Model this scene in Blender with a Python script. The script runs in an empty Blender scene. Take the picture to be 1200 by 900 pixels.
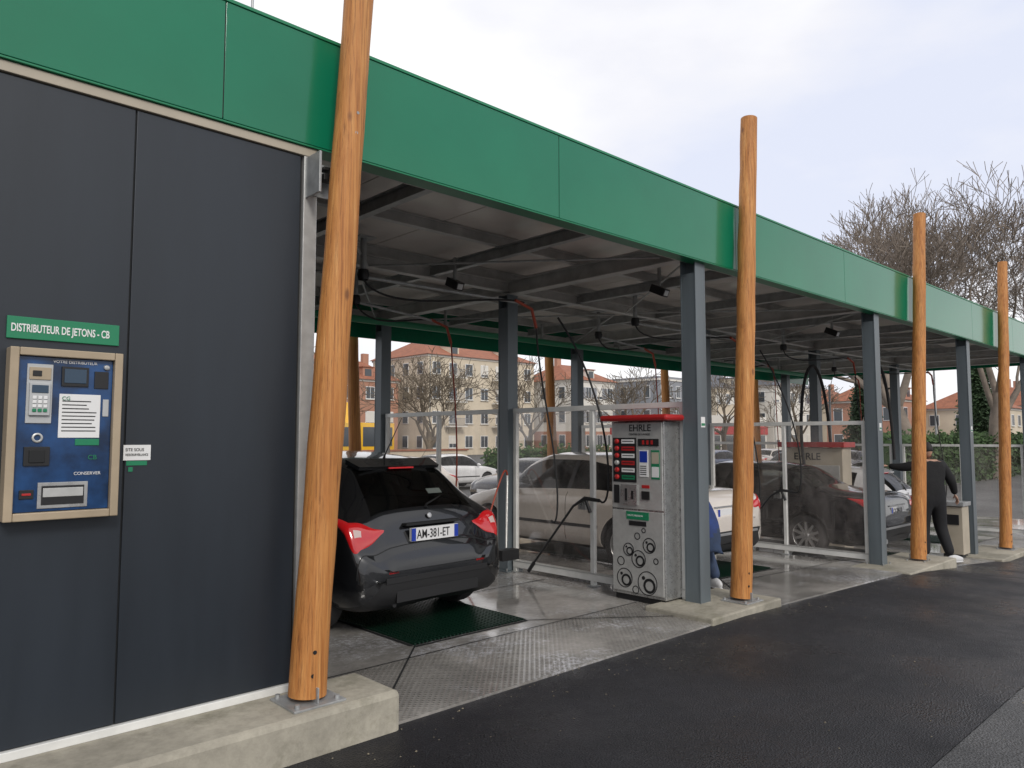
import bpy, bmesh, math, random
import numpy as np
from mathutils import Vector, Matrix, Euler
random.seed(7)
S=bpy.context.scene
S.view_settings.view_transform='Standard'
S.view_settings.look='None'
S.view_settings.exposure=0

# ------------------------------------------------------------ materials
def newmat(name):
    m=bpy.data.materials.new(name); m.use_nodes=True
    nt=m.node_tree; b=nt.nodes.get('Principled BSDF')
    return m,nt,b
def N(nt,t,**k):
    n=nt.nodes.new(t)
    for a,v in k.items(): setattr(n,a,v)
    return n
def noise(nt,vec,scale,detail=5,rough=.6):
    n=N(nt,'ShaderNodeTexNoise'); n.inputs['Scale'].default_value=scale
    n.inputs['Detail'].default_value=detail; n.inputs['Roughness'].default_value=rough
    nt.links.new(vec,n.inputs['Vector']); return n.outputs['Fac']
def ramp(nt,fac,stops):
    r=N(nt,'ShaderNodeValToRGB'); el=r.color_ramp.elements
    while len(el)<len(stops): el.new(.5)
    for e,(p,c) in zip(el,stops):
        e.position=p; e.color=(c[0],c[1],c[2],1) if not isinstance(c,(int,float)) else (c,c,c,1)
    nt.links.new(fac,r.inputs['Fac']); return r.outputs['Color']
def mixc(nt,fac,a,b,mode='MIX'):
    n=N(nt,'ShaderNodeMix',data_type='RGBA',blend_type=mode)
    for s,v in ((0,fac),(6,a),(7,b)):
        if isinstance(v,(int,float)): n.inputs[s].default_value=v
        elif isinstance(v,tuple): n.inputs[s].default_value=(v[0],v[1],v[2],1)
        else: nt.links.new(v,n.inputs[s])
    return n.outputs[2]
def coords(nt,scale=(1,1,1),rot=(0,0,0)):
    tc=N(nt,'ShaderNodeTexCoord'); mp=N(nt,'ShaderNodeMapping')
    mp.inputs['Scale'].default_value=scale; mp.inputs['Rotation'].default_value=rot
    nt.links.new(tc.outputs['Object'],mp.inputs['Vector']); return mp.outputs['Vector']
def bump(nt,b,h,strength,dist=.01):
    n=N(nt,'ShaderNodeBump'); n.inputs['Strength'].default_value=strength; n.inputs['Distance'].default_value=dist
    nt.links.new(h,n.inputs['Height']); nt.links.new(n.outputs['Normal'],b.inputs['Normal'])
def M(name,col,rough=.5,metal=0,var=0,scale=4,bmp=0,bscale=60,coat=0,streak=False):
    m,nt,b=newmat(name)
    b.inputs['Base Color'].default_value=(*col,1); b.inputs['Roughness'].default_value=rough
    b.inputs['Metallic'].default_value=metal
    if coat: b.inputs['Coat Weight'].default_value=coat; b.inputs['Coat Roughness'].default_value=.04
    if var:
        v=coords(nt,(1,1,.15) if streak else (1,1,1))
        f=noise(nt,v,scale,6)
        c=ramp(nt,f,[(.3,tuple(x*(1-var) for x in col)),(.7,tuple(min(1,x*(1+var)) for x in col))])
        nt.links.new(c,b.inputs['Base Color'])
        mr=N(nt,'ShaderNodeMapRange'); mr.inputs['To Min'].default_value=max(.02,rough*.75); mr.inputs['To Max'].default_value=min(1,rough*1.25)
        nt.links.new(f,mr.inputs['Value']); nt.links.new(mr.outputs[0],b.inputs['Roughness'])
    if bmp:
        bump(nt,b,noise(nt,coords(nt),bscale,4),bmp)
    return m

m_green=M('green_panel',(.006,.175,.088),.12,0,.08,1.0)
m_greend=M('green_plain',(.01,.2,.09),.35)
m_wall=M('anthracite_panel',(.0165,.0225,.031),.42,0,.18,3,.03,300,streak=True)
m_seam=M('dark_seam',(.008,.009,.01),.7)
m_galv=M('galvanised',(.36,.37,.37),.42,.4,.25,9)
m_beam=M('beam_steel',(.46,.455,.44),.45,.1,.22,5)
m_steel=M('grey_steel_paint',(.125,.15,.165),.4,.1,.14,5,streak=True)
m_alu=M('alu_frame',(.72,.72,.69),.35,.05,.1,6)
m_cream=M('cream_trim',(.42,.37,.29),.5,0,.12,3)
m_tan=M('tan_frame',(.40,.32,.22),.42,.1,.12,4)
m_ceil=M('ceiling_panel',(.78,.73,.68),.2,0,.14,1.1)
m_black=M('black_plastic',(.012,.012,.013),.45)
m_seat=M('seat_fabric',(.03,.03,.032),.9)
m_rubber=M('rubber',(.02,.02,.021),.75,0,.2,20)
m_red=M('red_plastic',(.42,.02,.02),.35)
m_white=M('white_paint',(.75,.75,.74),.5)
m_stain=M('stainless',(.46,.46,.45),.28,.7,.15,14)
m_stainl=M('stainless_light',(.52,.52,.50),.35,.4,.1,14)
m_roofsheet=M('roof_sheet',(.25,.26,.27),.6,.2,.1,3)

def concrete(name,col,wet=False,ribs=False):
    m,nt,b=newmat(name); v=coords(nt)
    n1=noise(nt,v,1.3,8,.65); n2=noise(nt,v,18,6,.7); n3=noise(nt,v,140,3)
    c=ramp(nt,n1,[(.3,tuple(x*.6 for x in col)),(.55,col),(.75,tuple(x*1.25 for x in col))])
    c=mixc(nt,.5,c,ramp(nt,n2,[(.3,(.55,.55,.55)),(.6,(1,1,1))]),'MULTIPLY')
    if wet:
        f=noise(nt,v,.9,7,.75)
        foam=ramp(nt,f,[(.51,0),(.60,1)])
        g=ramp(nt,noise(nt,v,22,6,.85),[(.46,0),(.56,1)])
        fm=mixc(nt,1.0,foam,g,'MULTIPLY')
        c=mixc(nt,fm,c,(.66,.66,.68))
        wetf=noise(nt,v,.8,5,.6)
        r=ramp(nt,wetf,[(.45,.02),(.60,.22)])
        c=mixc(nt,1.0,c,ramp(nt,wetf,[(.42,.62),(.60,1.0)]),'MULTIPLY')
        nt.links.new(r,b.inputs['Roughness']); b.inputs['IOR'].default_value=1.9
    else:
        b.inputs['Roughness'].default_value=.85
        st=ramp(nt,noise(nt,v,2.5,8,.75),[(.5,0),(.68,.6)])
        c=mixc(nt,st,c,(.12,.115,.07))
    nt.links.new(c,b.inputs['Base Color'])
    if ribs:
        v2=coords(nt,(1,1,1),(0,0,math.radians(45)))
        w1=N(nt,'ShaderNodeTexWave'); w1.inputs['Scale'].default_value=9; nt.links.new(v2,w1.inputs['Vector'])
        w2=N(nt,'ShaderNodeTexWave',bands_direction='Y'); w2.inputs['Scale'].default_value=9; nt.links.new(v2,w2.inputs['Vector'])
        mm=N(nt,'ShaderNodeMath',operation='MULTIPLY'); nt.links.new(w1.outputs['Fac'],mm.inputs[0]); nt.links.new(w2.outputs['Fac'],mm.inputs[1])
        bump(nt,b,mm.outputs[0],.4,.007)
    else:
        bump(nt,b,n3 if not wet else n2,.25 if not wet else .05,.004)
    return m
m_slab=concrete('wet_concrete',(.44,.42,.39),True)
m_slabr=concrete('wet_ribbed_concrete',(.38,.36,.33),True,True)
m_kerb=concrete('kerb_concrete',(.40,.37,.30))
m_pave=concrete('pavement_concrete',(.30,.29,.27))

def asphalt(name,lo,hi,wet=True):
    m,nt,b=newmat(name); v=coords(nt)
    big=noise(nt,v,.55,6,.6); fine=noise(nt,v,120,3,.7); mid=noise(nt,v,6,5,.7)
    c=ramp(nt,big,[(.35,lo),(.65,hi)])
    c=mixc(nt,.85,c,ramp(nt,fine,[(.35,.35),(.7,1.8)]),'MULTIPLY')
    c=mixc(nt,.35,c,ramp(nt,mid,[(.3,.6),(.7,1.2)]),'MULTIPLY')
    dust=ramp(nt,noise(nt,coords(nt,(.35,1.6,1)),1.4,8,.75),[(.56,0),(.74,.28)])
    c=mixc(nt,dust,c,(.078,.077,.075))
    nt.links.new(c,b.inputs['Base Color'])
    if wet: nt.links.new(ramp(nt,noise(nt,v,.8,6,.65),[(.40,.24),(.62,.7)]),b.inputs['Roughness']); b.inputs['IOR'].default_value=1.38
    else: b.inputs['Roughness'].default_value=.85
    vo=N(nt,'ShaderNodeTexVoronoi'); vo.inputs['Scale'].default_value=90; nt.links.new(v,vo.inputs['Vector'])
    bump(nt,b,vo.outputs['Distance'],.8,.007)
    return m
m_asph=asphalt('asphalt_new',(.013,.013,.0155),(.026,.026,.030))
m_asph2=asphalt('asphalt_old',(.055,.055,.057),(.10,.10,.10))
m_ground=asphalt('asphalt_street',(.09,.09,.09),(.14,.14,.138),False)
m_mark=M('road_paint',(.7,.7,.68),.6,0,.15,10)

def woodmat():
    m,nt,b=newmat('larch_wood')
    v=coords(nt,(16,16,.5)); v1=coords(nt,(1,1,1)); vf=coords(nt,(60,60,.9))
    n1=noise(nt,v,2.4,8,.7); nf=noise(nt,vf,1.5,6,.75)
    c=ramp(nt,n1,[(.25,(.20,.068,.016)),(.42,(.46,.185,.045)),(.6,(.58,.27,.08)),(.78,(.74,.43,.17))])
    c=mixc(nt,.75,c,ramp(nt,nf,[(.34,(.34,.27,.22)),(.48,(1,1,1)),(.75,(1.18,1.14,1.05))]),'MULTIPLY')
    n2=noise(nt,v1,1.1,4)
    c=mixc(nt,.7,c,ramp(nt,n2,[(.3,(.75,.66,.58)),(.7,(1.12,1.1,1.05))]),'MULTIPLY')
    vo=N(nt,'ShaderNodeTexVoronoi'); vo.inputs['Scale'].default_value=2.6
    nt.links.new(coords(nt,(1.4,1.4,.7)),vo.inputs['Vector'])
    kn=ramp(nt,vo.outputs['Distance'],[(.035,.85),(.08,0)])
    c=mixc(nt,kn,c,(.17,.06,.018))
    nt.links.new(c,b.inputs['Base Color']); b.inputs['Roughness'].default_value=.6
    bump(nt,b,nf,.8,.005)
    return m
m_wood=woodmat()

def glassmat(name,tint,d0,d1,ior,body):
    m,nt,b=newmat(name); out=nt.nodes['Material Output']
    tr=N(nt,'ShaderNodeBsdfTransparent'); tr.inputs[0].default_value=(*tint,1)
    b.inputs['Base Color'].default_value=(*body,1); b.inputs['Roughness'].default_value=.5
    gl=N(nt,'ShaderNodeBsdfGlossy'); gl.inputs['Roughness'].default_value=.02
    v=coords(nt,(1,1,.5)); f=noise(nt,v,3.2,8,.75)
    dirt=ramp(nt,f,[(.35,d0),(.75,d1)])
    mx=N(nt,'ShaderNodeMixShader'); nt.links.new(dirt,mx.inputs[0]); nt.links.new(tr.outputs[0],mx.inputs[1]); nt.links.new(b.outputs[0],mx.inputs[2])
    fr=N(nt,'ShaderNodeFresnel'); fr.inputs[0].default_value=ior
    mx2=N(nt,'ShaderNodeMixShader'); nt.links.new(fr.outputs[0],mx2.inputs[0]); nt.links.new(mx.outputs[0],mx2.inputs[1]); nt.links.new(gl.outputs[0],mx2.inputs[2])
    nt.links.new(mx2.outputs[0],out.inputs['Surface'])
    return m
m_glass=glassmat('screen_glass',(.97,.95,.93),.02,.22,1.32,(.72,.66,.62))
m_cglass=glassmat('car_glass',(.42,.45,.44),.0,.02,1.45,(.1,.1,.1))
m_pane=M('window_pane',(.07,.08,.09),.1)
m_tail=M('tail_lamp',(.55,.012,.015),.12,coat=1)
m_tailw=M('tail_lamp_clear',(.6,.45,.42),.12,coat=1)
m_lampw=M('lamp_clear',(.6,.6,.6),.1,coat=1)
m_rim=M('alloy_rim',(.5,.5,.5),.3,.8)
m_plate=M('plate_white',(.72,.72,.72),.4)
m_blue=M('plate_blue',(.01,.04,.35),.4)
def paint(name,col,metal=.3): 
    m=M(name,col,.26,metal,.04,3,coat=1); return m
p_black=paint('paint_black',(.012,.013,.015),.5)
p_dark=paint('paint_anthracite',(.014,.014,.018),.5)
p_silver=paint('paint_silver',(.64,.58,.52),.1)
p_white=paint('paint_white',(.70,.70,.70),0)
p_blue=paint('paint_blue',(.03,.06,.14),.3)
p_yel=paint('paint_yellow',(.80,.45,.02),0)

# ------------------------------------------------------------ mesh builder
class MB:
    def __init__(s,name): s.name=name; s.v=[]; s.f=[]; s.mi=[]; s.sm=[]; s.mats=[]
    def idx(s,m):
        if m not in s.mats: s.mats.append(m)
        return s.mats.index(m)
    def add(s,vs,fs,m,smooth=False):
        o=len(s.v); i=s.idx(m)
        s.v+= [tuple(p) for p in vs]
        for f in fs: s.f.append([o+a for a in f]); s.mi.append(i); s.sm.append(smooth)
    def box(s,x0,x1,y0,y1,z0,z1,m,mat=None):
        vs=[Vector((x,y,z)) for z in (z0,z1) for y in (y0,y1) for x in (x0,x1)]
        if mat: vs=[mat@p for p in vs]
        s.add(vs,[(0,2,3,1),(4,5,7,6),(0,1,5,4),(2,6,7,3),(0,4,6,2),(1,3,7,5)],m)
    def tube(s,pts,rads,n,m,smooth=True,cap=True):
        pts=[Vector(p) for p in pts]
        if isinstance(rads,(int,float)): rads=[rads]*len(pts)
        vs=[];fs=[]; up=None
        for i,p in enumerate(pts):
            d=(pts[min(i+1,len(pts)-1)]-pts[max(i-1,0)])
            if d.length<1e-9: d=Vector((0,0,1))
            d.normalize()
            if up is None:
                up=Vector((0,0,1)) if abs(d.z)<.9 else Vector((1,0,0))
            a=d.cross(up)
            if a.length<1e-4: a=d.orthogonal()
            a.normalize(); b=a.cross(d); up=b
            for k in range(n):
                t=2*math.pi*k/n; vs.append(p+(a*math.cos(t)+b*math.sin(t))*rads[i])
        for i in range(len(pts)-1):
            for k in range(n):
                k2=(k+1)%n; fs.append((i*n+k,i*n+k2,(i+1)*n+k2,(i+1)*n+k))
        s.add(vs,fs,m,smooth)
        if cap:
            s.add(vs[:n],[tuple(range(n))[::-1]],m); s.add(vs[-n:],[tuple(range(n))],m)
    def ell(s,c,r,m,seg=16,rings=10,mat=None,fn=None):
        vs=[];fs=[]; c=Vector(c)
        for i in range(rings+1):
            ph=math.pi*i/rings
            for k in range(seg):
                t=2*math.pi*k/seg
                q=Vector((math.sin(ph)*math.cos(t),math.sin(ph)*math.sin(t),math.cos(ph)))
                if fn: q=fn(q)
                q=Vector((q.x*r[0],q.y*r[1],q.z*r[2]))
                if mat: q=mat@q
                vs.append(c+q)
        for i in range(rings):
            for k in range(seg):
                k2=(k+1)%seg; fs.append((i*seg+k,(i+1)*seg+k,(i+1)*seg+k2,i*seg+k2))
        s.add(vs,fs,m,True)
    def lathe(s,prof,c,axis,m,n=32,smooth=True):
        ax=Vector(axis).normalized(); a=ax.orthogonal().normalized(); b=ax.cross(a); c=Vector(c)
        vs=[];fs=[]
        for r,h in prof:
            for k in range(n):
                t=2*math.pi*k/n; vs.append(c+ax*h+(a*math.cos(t)+b*math.sin(t))*r)
        for i in range(len(prof)-1):
            for k in range(n):
                k2=(k+1)%n; fs.append((i*n+k,i*n+k2,(i+1)*n+k2,(i+1)*n+k))
        s.add(vs,fs,m,smooth)
    def mesh(s):
        me=bpy.data.meshes.new(s.name); me.from_pydata(s.v,[],s.f)
        for m in s.mats: me.materials.append(m)
        me.polygons.foreach_set('material_index',s.mi); me.polygons.foreach_set('use_smooth',s.sm)
        bm=bmesh.new(); bm.from_mesh(me)
        bmesh.ops.recalc_face_normals(bm,faces=bm.faces); bm.to_mesh(me); bm.free(); me.update(); return me
    def build(s,bevel=0,parent=None,loc=None,rotz=0):
        o=bpy.data.objects.new(s.name,s.mesh()); S.collection.objects.link(o)
        if bevel:
            b=o.modifiers.new('bevel','BEVEL'); b.width=bevel; b.segments=2; b.limit_method='ANGLE'
        if parent: o.parent=parent
        if loc: o.location=loc
        o.rotation_euler=(0,0,rotz)
        return o
def empty(name,loc=(0,0,0),rotz=0):
    o=bpy.data.objects.new(name,None); S.collection.objects.link(o); o.location=loc; o.rotation_euler=(0,0,rotz); return o
def text(s,loc,rot,size,m,parent,name='lettering',align='LEFT',bold=0,sx=1):
    c=bpy.data.curves.new(name,'FONT'); c.body=s; c.size=size; c.align_x=align; c.extrude=.0008; c.offset=bold
    c.materials.append(m)
    o=bpy.data.objects.new(name,c); S.collection.objects.link(o); o.location=loc; o.rotation_euler=rot; o.scale=(sx,1,1)
    o.parent=parent; return o
R90=math.radians(90)
FY=(R90,0,0); FX=(R90,0,-R90)

GX=[-400,6.3,10.65,14.72,19,600]; GZ=[0,0,-.12,-.44,-.5,-.5]
def zg(x): return float(np.interp(x,GX,GZ))
def sheet(name,x0,x1,y0,y1,dz,m,thick=0,parent=None):
    xs=sorted(set([x0,x1]+[g for g in GX if x0<g<x1]))
    b=MB(name); vs=[];fs=[]
    for x in xs: vs+=[(x,y0,zg(x)+dz),(x,y1,zg(x)+dz)]
    for i in range(len(xs)-1): fs.append((2*i,2*i+2,2*i+3,2*i+1))
    b.add(vs,fs,m)
    if thick:
        n=len(vs); lo=[(v[0],v[1],v[2]-thick) for v in vs]; allv=vs+lo; ff=[]
        for i in range(len(xs)-1):
            ff.append((2*i,2*i+2,n+2*i+2,n+2*i)); ff.append((2*i+1,2*i+3,n+2*i+3,n+2*i+1))
        ff.append((0,1,n+1,n)); k=2*(len(xs)-1); ff.append((k,k+1,n+k+1,n+k))
        b.add(allv,ff,m)
    return b.build(parent=parent)

# ------------------------------------------------------------ ground
sheet('ground',-300,500,-300,500,-.03,m_ground)
sheet('asphalt_driveway',-40,60,1.35,3.62,-.016,m_asph)
sheet('asphalt_road',-40,60,-9,1.35,-.02,m_asph2)
sheet('concrete_forecourt',2.45,23,3.6,4.55,0,m_slabr,.1)
sheet('wash_bay_floor',2.05,23,4.55,9.9,0,m_slab,.1)
sheet('pavement',-60,90,11.2,13.2,.08,m_pave,.15)
m_grass=M('grass_verge',(.05,.075,.025),.9,0,.4,3,.5,40)
sheet('grass_verge',-60,90,13.2,15,.05,m_grass,.1)
rm=MB('road_markings')
for i in range(14):
    x=-5+i*6.; z=zg(x)-.022
    rm.box(x,x+3,19.4,19.52,z,z+.004,m_mark)
rm.build()
m_grit=M('grit',(.20,.17,.12),.9)
rg=random.Random(3); b=MB('loose_grit'); 
for i in range(420):
    x=rg.uniform(1.5,12); y=3.6-abs(rg.gauss(0,.25)) if i%3 else rg.uniform(1.0,3.5)
    s_=rg.uniform(.002,.006)*(1 if i%5 else 1.6); z=zg(x)-.014; a=rg.uniform(0,3.14)
    c,s2=math.cos(a)*s_,math.sin(a)*s_
    b.add([(x-c,y-s2,z),(x+s2,y-c*.6,z+.001),(x+c,y+s2,z),(x-s2,y+c*.6,z+.001),(x,y,z+s_*.8)],[(0,1,4),(1,2,4),(2,3,4),(3,0,4)],m_grit)
b.build()
jt=MB('floor_joint')
def strip(a,b_,w=.014,dz=.004):
    a=Vector(a);b2=Vector(b_); d=(b2-a).normalized(); n=Vector((-d.y,d.x))*w/2
    seg=8
    for i in range(seg):
        p=a+(b2-a)*i/seg; q=a+(b2-a)*(i+1)/seg
        jt.add([(p.x-n.x,p.y-n.y,zg(p.x)+dz),(q.x-n.x,q.y-n.y,zg(q.x)+dz),(q.x+n.x,q.y+n.y,zg(q.x)+dz),(p.x+n.x,p.y+n.y,zg(p.x)+dz)],[(0,1,2,3)],m_seam)
cols=[2.05,6.27,10.65,14.72,19.0]
m_grate=M('green_grating',(.004,.028,.016),.4)
for i in range(4):
    a,b_=cols[i],cols[i+1]; c=(a+b_)/2; gx0,gx1=c-.6,c+.62
    if i==0: gx0,gx1=3.50,4.66
    gy0,gy1=4.80,8.4
    strip((a+.35,3.66),(gx0,gy0)); strip((b_-.2,3.75),(gx1,gy0))
    strip((a+.3,4.56),(b_-.3,4.56),.012)
    strip((gx1,6.0),(b_-.1,6.0)); strip((gx0,6.0),(a+.1,6.0)); strip((gx0,7.6),(a+.1,7.6)); strip((gx1,7.6),(b_-.1,7.6))
    strip((gx0-.02,gy0-.03),(gx1+.02,gy0-.03),.03); strip((gx0-.03,gy0),(gx0-.03,gy1),.03); strip((gx1+.03,gy0),(gx1+.03,gy1),.03)
    g=MB('floor_grating')
    nx=30; ny=int(60*(gy1-gy0)/2.4)
    g.add([(gx0,gy0,zg(gx0)+.003),(gx1,gy0,zg(gx1)+.003),(gx1,gy1,zg(gx1)+.003),(gx0,gy1,zg(gx0)+.003)],[(0,1,2,3)],m_seam)
    for k in range(nx+1):
        x=gx0+(gx1-gx0)*k/nx; g.box(x-.005,x+.005,gy0,gy1,zg(x)+.003,zg(x)+.02,m_grate)
    for k in range(ny+1):
        y=gy0+(gy1-gy0)*k/ny
        g.add([(gx0,y-.005,zg(gx0)+.018),(gx1,y-.005,zg(gx1)+.018),(gx1,y+.005,zg(gx1)+.018),(gx0,y+.005,zg(gx0)+.018)],[(0,1,2,3)],m_grate)
    g.build()
jt.build()
kb=MB('kerb'); kb.box(-14,2.48,3.53,4.0,-.1,.2,m_kerb); kb.build(.03)
kb=MB('kerb'); kb.box(5.75,6.98,3.58,4.3,-.1,.045,m_kerb); kb.build(.015)
for x in (10.7,14.8):
    kb=MB('kerb'); z=zg(x+.5); kb.box(x-.5,x+1.3,3.5,4.25,z-.2,z+.06,m_kerb); kb.build(.015)

# ------------------------------------------------------------ technical room (left)
YW=3.95
root=empty('wash_control_building')
w=MB('walls')
w.box(-14,2.04,YW+.012,9.6,.2,3.9,m_seam)
xs=[-13.9,-12.1,-10.2,-8.3,-6.4,-4.5,-2.6,-.7,1.13,2.03]
for i in range(len(xs)-1): w.box(xs[i]+.004,xs[i+1]-.004,YW,YW+.03,.245,3.245,m_wall)
w.build(.003,root)
t=MB('trim')
t.box(-14,2.1,YW-.02,YW+.02,.2,.24,m_alu)
t.box(-14,2.12,YW-.015,YW+.03,3.25,3.30,m_cream)
t.box(2.045,2.13,YW-.01,YW+.14,.2,3.5,m_stainl)
t.build(.003,root)

# ------------------------------------------------------------ canopy
root=empty('wash_canopy')
ZB,ZT,YF=3.315,3.975,3.915
f=MB('front_fascia')
fx=[-14,-11.4,-8.8,-6.2,-3.6,-1.1,1.55,4.2,6.85,9.5,12.15,14.8,17.45,20.1,21.0]
for i in range(len(fx)-1): f.box(fx[i]+.003,fx[i+1]-.003,YF,YF+.03,ZB,ZT,m_green)
f.box(-14,21,YF+.004,YF+.03,ZB+.01,ZT-.01,m_seam)
f.box(-14,21.0,YF-.008,YF+.06,ZT,ZT+.02,m_greend)
f.box(-14,21.0,YF+.004,YF+.14,ZB-.012,ZB-.001,m_greend)
f.build(.002,root)
f=MB('rear_fascia')
f.box(2,21,9.78,9.81,3.12,ZT,m_green); f.box(20.97,21,YF+.04,9.77,ZB,ZT,m_green)
f.build(.002,root)
rp=MB('roof_panels')
x=2.06
while x<20.9:
    x2=min(x+1.13,20.95); rp.box(x+.006,x2-.006,YF+.05,9.76,3.66,3.74,m_ceil); x=x2
rp.box(-14,20.95,YF+.04,9.77,3.75,3.8,m_roofsheet)
rp.build(.002,root)
st=MB('roof_beams')
def ibeamX(x0,x1,y,z0,z1,wf,m,tf=.012,tw=.01):
    st.box(x0,x1,y-wf/2,y+wf/2,z0,z0+tf,m); st.box(x0,x1,y-wf/2,y+wf/2,z1-tf,z1,m); st.box(x0,x1,y-tw/2,y+tw/2,z0+tf,z1-tf,m)
def ibeamY(x,y0,y1,z0,z1,wf,m,tf=.012,tw=.01):
    st.box(x-wf/2,x+wf/2,y0,y1,z0,z0+tf,m); st.box(x-wf/2,x+wf/2,y0,y1,z1-tf,z1,m); st.box(x-tw/2,x+tw/2,y0,y1,z0+tf,z1-tf,m)
for x in cols+[20.6]:
    if x>3: ibeamY(x,4.0,9.7,3.36,3.54,.14,m_beam)
    else: ibeamY(x+.2,4.0,9.7,3.36,3.54,.12,m_beam)
for y in (4.35,5.55,6.75,7.95,9.2): ibeamX(2.1,20.9,y,3.545,3.655,.07,m_beam)
ibeamX(2.1,20.9,6.72,3.40,3.53,.1,m_beam)
ibeamX(2.1,20.9,4.08,3.33,3.5,.1,m_beam); ibeamX(2.1,20.9,9.6,3.33,3.5,.1,m_beam)
for i in range(4):
    c=(cols[i]+cols[i+1])/2
    ibeamY(c-.9,4.15,9.5,3.42,3.54,.07,m_galv); ibeamY(c+.9,4.15,9.5,3.42,3.54,.07,m_galv)
    for (a,b_) in (((cols[i]+.2,4.3),(c,6.6)),((c,6.6),(cols[i+1]-.2,4.3)),((cols[i]+.2,9.4),(c,6.8)),((c,6.8),(cols[i+1]-.2,9.4))):
        st.tube([(a[0],a[1],3.385),(b_[0],b_[1],3.385)],.012,6,m_galv)
st.build(0,root)
for x in cols:
    for y in (4.06,6.72,9.48):
        if x<3 and y<5: continue
        z=zg(x); c=MB('steel_column'); h=.085
        c.box(x-h,x+h,y-h,y-h+.012,z+.015,3.36,m_steel); c.box(x-h,x+h,y+h-.012,y+h,z+.015,3.36,m_steel)
        c.box(x-.006,x+.006,y-h+.012,y+h-.012,z+.015,3.36,m_steel)
        c.box(x-h+.004,x-h+.012,y-h+.014,y+h-.014,z+.015,3.2,m_steel)
        c.box(x-h-.05,x+h+.05,y-h-.04,y+h+.04,z,z+.014,m_steel)
        if y<5: c.box(x-.03,x+.04,y-h-.003,y-h-.0005,1.70,1.80,m_white); c.box(x-.025,x+.035,y-h-.004,y-h-.003,1.715,1.74,m_greend)
        for sx in (-1,1):
            for sy in (-1,1): c.tube([(x+sx*(h+.03),y+sy*(h+.02),z+.01),(x+sx*(h+.03),y+sy*(h+.02),z+.045)],.009,8,m_galv)
        c.build(.0015)
def pole(x,y,z,zt,lx,r0=.10,r1=.082,plate=True):
    e=empty('timber_pole',(x,y,z))
    p=MB('shaft'); n=18; pts=[];rr=[]
    H=zt-z
    for i in range(n+1):
        t=i/n; pts.append((lx*t+random.uniform(-.004,.004),random.uniform(-.004,.004),.03+(H-.03)*t)); rr.append(r0+(r1-r0)*t+random.uniform(-.0025,.0025))
    p.tube(pts,rr,28,m_wood)
    for zz in (.15,.27):
        xx=lx*zz/H; sx=-.03 if zz<.2 else -.028
        p.tube([(xx+sx,-r0+.03,zz),(xx+sx,-r0+.002,zz)],.011,10,m_seam)
    for zz in (3.15,3.27):
        xx=lx*zz/H; p.tube([(xx,-r0+.03,zz),(xx,-r1-.006,zz)],.009,10,m_galv)
    p.build(0,e)
    if plate:
        b=MB('base_plate'); b.box(-.15,.15,-.15,.13,-.0,.012,m_galv); b.box(-.005,.005,-.12,.12,.012,.09,m_galv)
        for sx in (-1,1):
            for sy in (-1,1): b.tube([(sx*.115,sy*.11,.01),(sx*.115,sy*.11,.03)],.014,6,m_galv)
        b.build(.002,e)
    return e
pole(2.02,3.74,.2,5.0,.30)
pole(6.59,3.79,.045,4.90,.36)
pole(11.36,3.79,zg(11.36)+.06,4.93,.58)
pole(15.75,3.79,zg(15.75)+.06,4.93,.65)
pole(20.2,3.79,zg(20)+.0,4.9,.4)
for x in (2.2,6.2,10.58,14.4,18.5): pole(x,10.02,zg(x),4.6,-.2)
br=MB('steel_bracket')
br.box(2.055,2.07,3.78,4.1,3.0,3.24,m_galv); br.box(2.06,2.2,3.935,3.945,3.02,3.22,m_galv)
br.box(2.12,2.30,3.84,3.90,3.10,3.14,m_black); br.box(2.12,2.30,3.84,3.90,3.16,3.18,m_black)
for zz in (3.05,3.12,3.19): br.tube([(2.1,3.925,zz),(2.1,3.94,zz)],.01,8,m_black)
br.build(.002)

# ------------------------------------------------------------ glass partitions
def partition(X,y0,y1,posts):
    z=zg(X); e=empty('glass_screen'); b=MB('frame')
    b.box(X-.03,X+.03,y0,y1,z+.06,z+.13,m_alu); b.box(X-.03,X+.03,y0,y1,z+1.90,z+1.955,m_alu)
    ps=[y0+.025]+posts+[y1-.025]
    for p in ps: b.box(X-.026,X+.026,p-.025,p+.025,z+.01,z+1.9,m_alu)
    for p in ps: b.box(X-.06,X+.06,p-.05,p+.05,z+.001,z+.012,m_galv)
    b.box(X-.035,X+.035,y0,y1,z+.13,z+.145,m_stainl)
    b.build(.003,e)
    g=MB('glass')
    for i in range(len(ps)-1):
        g.add([(X,ps[i]+.027,z+.146),(X,ps[i+1]-.027,z+.146),(X,ps[i+1]-.027,z+1.899),(X,ps[i]+.027,z+1.899)],[(0,1,2,3)],m_glass)
    g.build(0,e)
for X in (6.27,10.65,19.0):
    partition(X,4.17,6.6,[5.36]); partition(X,6.84,9.36,[8.1])
partition(14.72,6.84,9.36,[8.1])

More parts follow.
